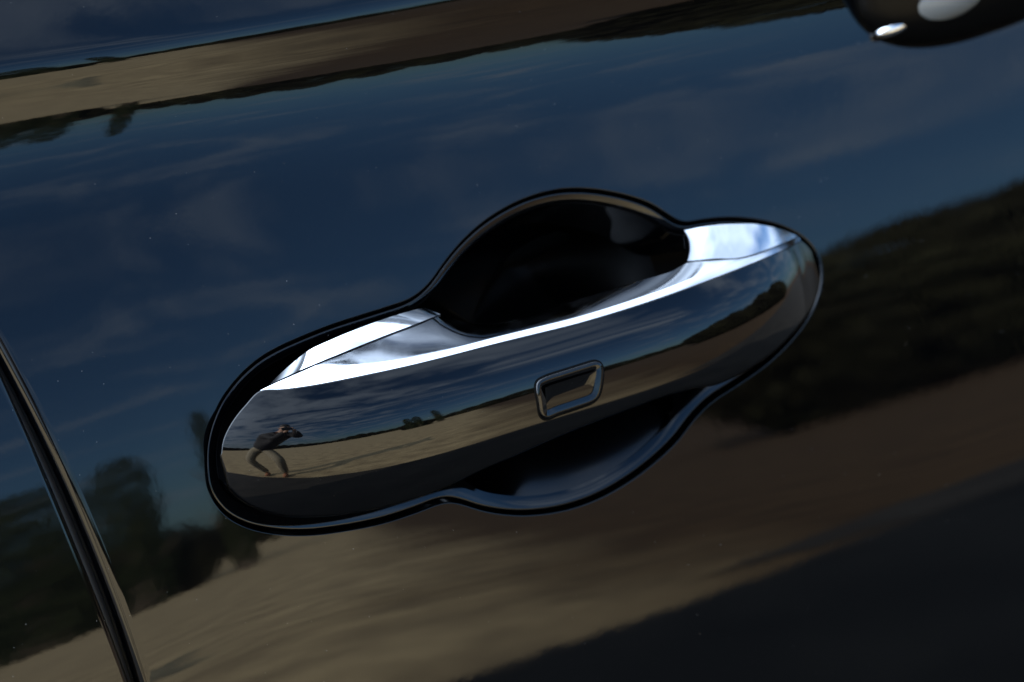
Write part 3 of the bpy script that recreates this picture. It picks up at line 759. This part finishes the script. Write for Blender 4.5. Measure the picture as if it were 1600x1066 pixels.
# ------------------------------------------------------------------ the photographer, mirrored in the left end of the grip
SKIN = mat('skin', (0.42, 0.24, 0.16), 0.6); JACKET = mat('jacket', (0.016, 0.014, 0.014), 0.85, bump=(30, .4, .02)); KHAKI = mat('khaki', (0.25, 0.21, 0.14), 0.9, bump=(25, .4, .02))
HAIR = mat('hair', (0.015, 0.011, 0.009), 0.6); SHOE = mat('shoe', (0.32, 0.13, 0.06), 0.7); SLEEVE = mat('sleeve', (0.25, 0.10, 0.06), 0.85)
def skin_ready(name, verts, edges, radii, material, parent, root=0, sub=2):
    me = bpy.data.meshes.new(name)
    bm = bmesh.new(); lay = bm.verts.layers.skin.verify()
    bv = [bm.verts.new(p) for p in verts]
    for a, b in edges: bm.edges.new((bv[a], bv[b]))
    for i, v in enumerate(bv):
        r = radii[i]; v[lay].radius = r if isinstance(r, tuple) else (r, r); v[lay].use_root = (i == root)
    bm.to_mesh(me); bm.free(); me.materials.append(material)
    o = bpy.data.objects.new(name, me); COL.objects.link(o)
    md = o.modifiers.new('skin', 'SKIN'); md.use_smooth_shade = True
    s_ = o.modifiers.new('sub', 'SUBSURF'); s_.levels = sub; s_.render_levels = sub
    if parent is not None: adopt(o, parent)
    return o
C3 = Vector(CPOS); F3 = Vector(FWD); Rg = Vector(_r); 
lens_front = C3 - F3 * 0.03
cam_body = lens_front - F3 * 0.26
head = cam_body - F3 * 0.10 + Vector((0, 0, 0.02))
hip = Vector((head.x - .74, head.y - .12, .92))
PERSON = empty('person', (hip.x, hip.y - .05, 0), 'crouching photographer in dark jacket and khaki trousers mirrored in the grip', 'person')
chest = hip.lerp(head, .62) + Vector((-.02, -.03, .02)); neck = hip.lerp(head, .84); waist = hip.lerp(head, .25)
side = Rg
shL, shR = chest + (neck - chest) * .55 - side * .19, chest + (neck - chest) * .55 + side * .19
hipL, hipR = hip - side * .10, hip + side * .10
ankL, ankR = Vector((hip.x - .12, hip.y - .12, .09)), Vector((hip.x + .30, hip.y - .08, .09))
knL, knR = hipL.lerp(ankL, .5) + Vector((-.10, .20, .05)), hipR.lerp(ankR, .5) + Vector((.20, .16, .06))
hdL, hdR = lens_front - F3 * .15 - Vector((0, 0, .055)), cam_body + side * .085 - Vector((0, 0, .01))
elL, elR = (shL + hdL) / 2 + Vector((0, 0, -.21)) - side * .05, (shR + hdR) / 2 + Vector((0, 0, -.24)) + side * .06
wrL, wrR = elL.lerp(hdL, .82), elR.lerp(hdR, .82)
# body: one continuous surface (skin); clothing over it
skull = head + Vector((0, 0, .06)); chin = head + F3 * .03 + Vector((0, 0, -.075))
v = [hip, waist, chest, neck, head, skull, shL, elL, wrL, hdL, shR, elR, wrR, hdR, hipL, knL, ankL, hipR, knR, ankR]
e = [(0,1),(1,2),(2,3),(3,4),(4,5),(2,6),(6,7),(7,8),(8,9),(2,10),(10,11),(11,12),(12,13),(0,14),(14,15),(15,16),(0,17),(17,18),(18,19)]
rd = [.125,.125,.14,.055,.085,.088,.055,.043,.03,.036,.055,.043,.03,.036,.088,.058,.04,.088,.058,.04]
skin_ready('body', v, e, rd, SKIN, PERSON)
skin_ready('jacket', [hip + Vector((0, 0, .02)), waist, chest, neck - (neck - chest) * .25, shL, elL, wrL, shR, elR, wrR], [(0,1),(1,2),(2,3),(2,4),(4,5),(5,6),(2,7),(7,8),(8,9)],
           [.19,.205,.225,.095,.095,.078,.055,.095,.078,.055], JACKET, PERSON)
skin_ready('trousers', [hip.lerp(waist, .55), hip, hipL, knL, ankL, hipR, knR, ankR], [(0,1),(1,2),(2,3),(3,4),(1,5),(5,6),(6,7)], [.15,.165,.13,.095,.07,.13,.095,.07], KHAKI, PERSON)
for a_ in (ankL, ankR):
    t_ = a_ + Vector((.08, .17, -.05)); skin_ready('shoe', [a_ + Vector((-.02, -.05, -.045)), a_ + Vector((.02, .04, -.04)), t_], [(0,1),(1,2)], [.05,.05,.04], SHOE, PERSON)
skin_ready('hair', [head - F3 * .03 + Vector((0, 0, .03)), head - F3 * .02 + Vector((0, 0, .105)), head + F3 * .045 + Vector((0, 0, .125))], [(0,1),(1,2)], [.085,.085,.05], HAIR, PERSON)
# face
def blob(name, c, r, material, parent):
    bm = bmesh.new(); bmesh.ops.create_icosphere(bm, subdivisions=2, radius=r, matrix=Matrix.Translation(c)); return mesh_obj(name, bm, material, parent)
for s_ in (-1, 1):
    blob('eye', head + F3 * .078 + side * .032 * s_ + Vector((0, 0, .02)), .013, HAIR, PERSON)
    blob('ear', head + side * .088 * s_ + Vector((0, 0, .01)), .022, SKIN, PERSON)
skin_ready('nose', [head + F3 * .075 + Vector((0, 0, .02)), head + F3 * .10 + Vector((0, 0, -.02))], [(0,1)], [.01,.016], SKIN, PERSON)
# fingers round the lens and the grip of the camera
for (hd, d1) in ((hdL, side), (hdR, -F3)):
    for k in range(5):
        b = hd + Vector((0, 0, .022 - .018 * k)) if d1 is not side else hd + F3 * (.035 - .018 * k)
        ln = (.075, .08, .085, .078, .06)[k] * .8
        p1 = b + d1 * ln * .5 + Vector((0, 0, .012)); p2 = b + d1 * ln * .8 + Vector((0, 0, .035))
        skin_ready('finger', [b, p1, p2], [(0,1),(1,2)], [.010,.009,.008], SKIN, PERSON, sub=1)
# the camera in the hands
CAMB = mat('camera_black', (0.012, 0.012, 0.012), 0.45); LENS = mat('lens_glass', (0.01, 0.01, 0.02), 0.02)
up_ = Rg.cross(F3)
def cyl(name, a, b, r0, r1, material, parent, n=28):
    d = (b - a).normalized(); s_ = d.orthogonal().normalized(); q = d.cross(s_); bm = bmesh.new(); rg = []
    for c, r in ((a, r0), (b, r1)): rg.append([bm.verts.new(c + s_ * r * math.cos(i * 2 * math.pi / n) + q * r * math.sin(i * 2 * math.pi / n)) for i in range(n)])
    for i in range(n): bm.faces.new((rg[0][i], rg[0][(i + 1) % n], rg[1][(i + 1) % n], rg[1][i]))
    bm.faces.new(rg[0][::-1]); bm.faces.new(rg[1])
    o = mesh_obj(name, bm, material, parent, False); md = o.modifiers.new('bevel', 'BEVEL'); md.width = .003; md.segments = 2; md.limit_method = 'ANGLE'; return o
KAM = empty('handheld_camera', cam_body, 'black camera with long lens held by the mirrored photographer', 'camera')
bm = bmesh.new(); bmesh.ops.create_cube(bm, size=1); MM = Matrix((( *(Rg * .14),), ( *(F3 * .06),), ( *(up_ * .09),))).transposed().to_4x4(); MM.translation = cam_body
bm.transform(MM); bx = mesh_obj('camera_body', bm, CAMB, KAM, False); md = bx.modifiers.new('bevel', 'BEVEL'); md.width = .012; md.segments = 3
cyl('lens_barrel', cam_body + F3 * .03, lens_front - F3 * .05, .034, .038, CAMB, KAM); cyl('lens_hood', lens_front - F3 * .05, lens_front, .040, .044, CAMB, KAM)
cyl('viewfinder', cam_body + up_ * .045 - F3 * .03, cam_body + up_ * .06 + F3 * .03, .026, .018, CAMB, KAM)
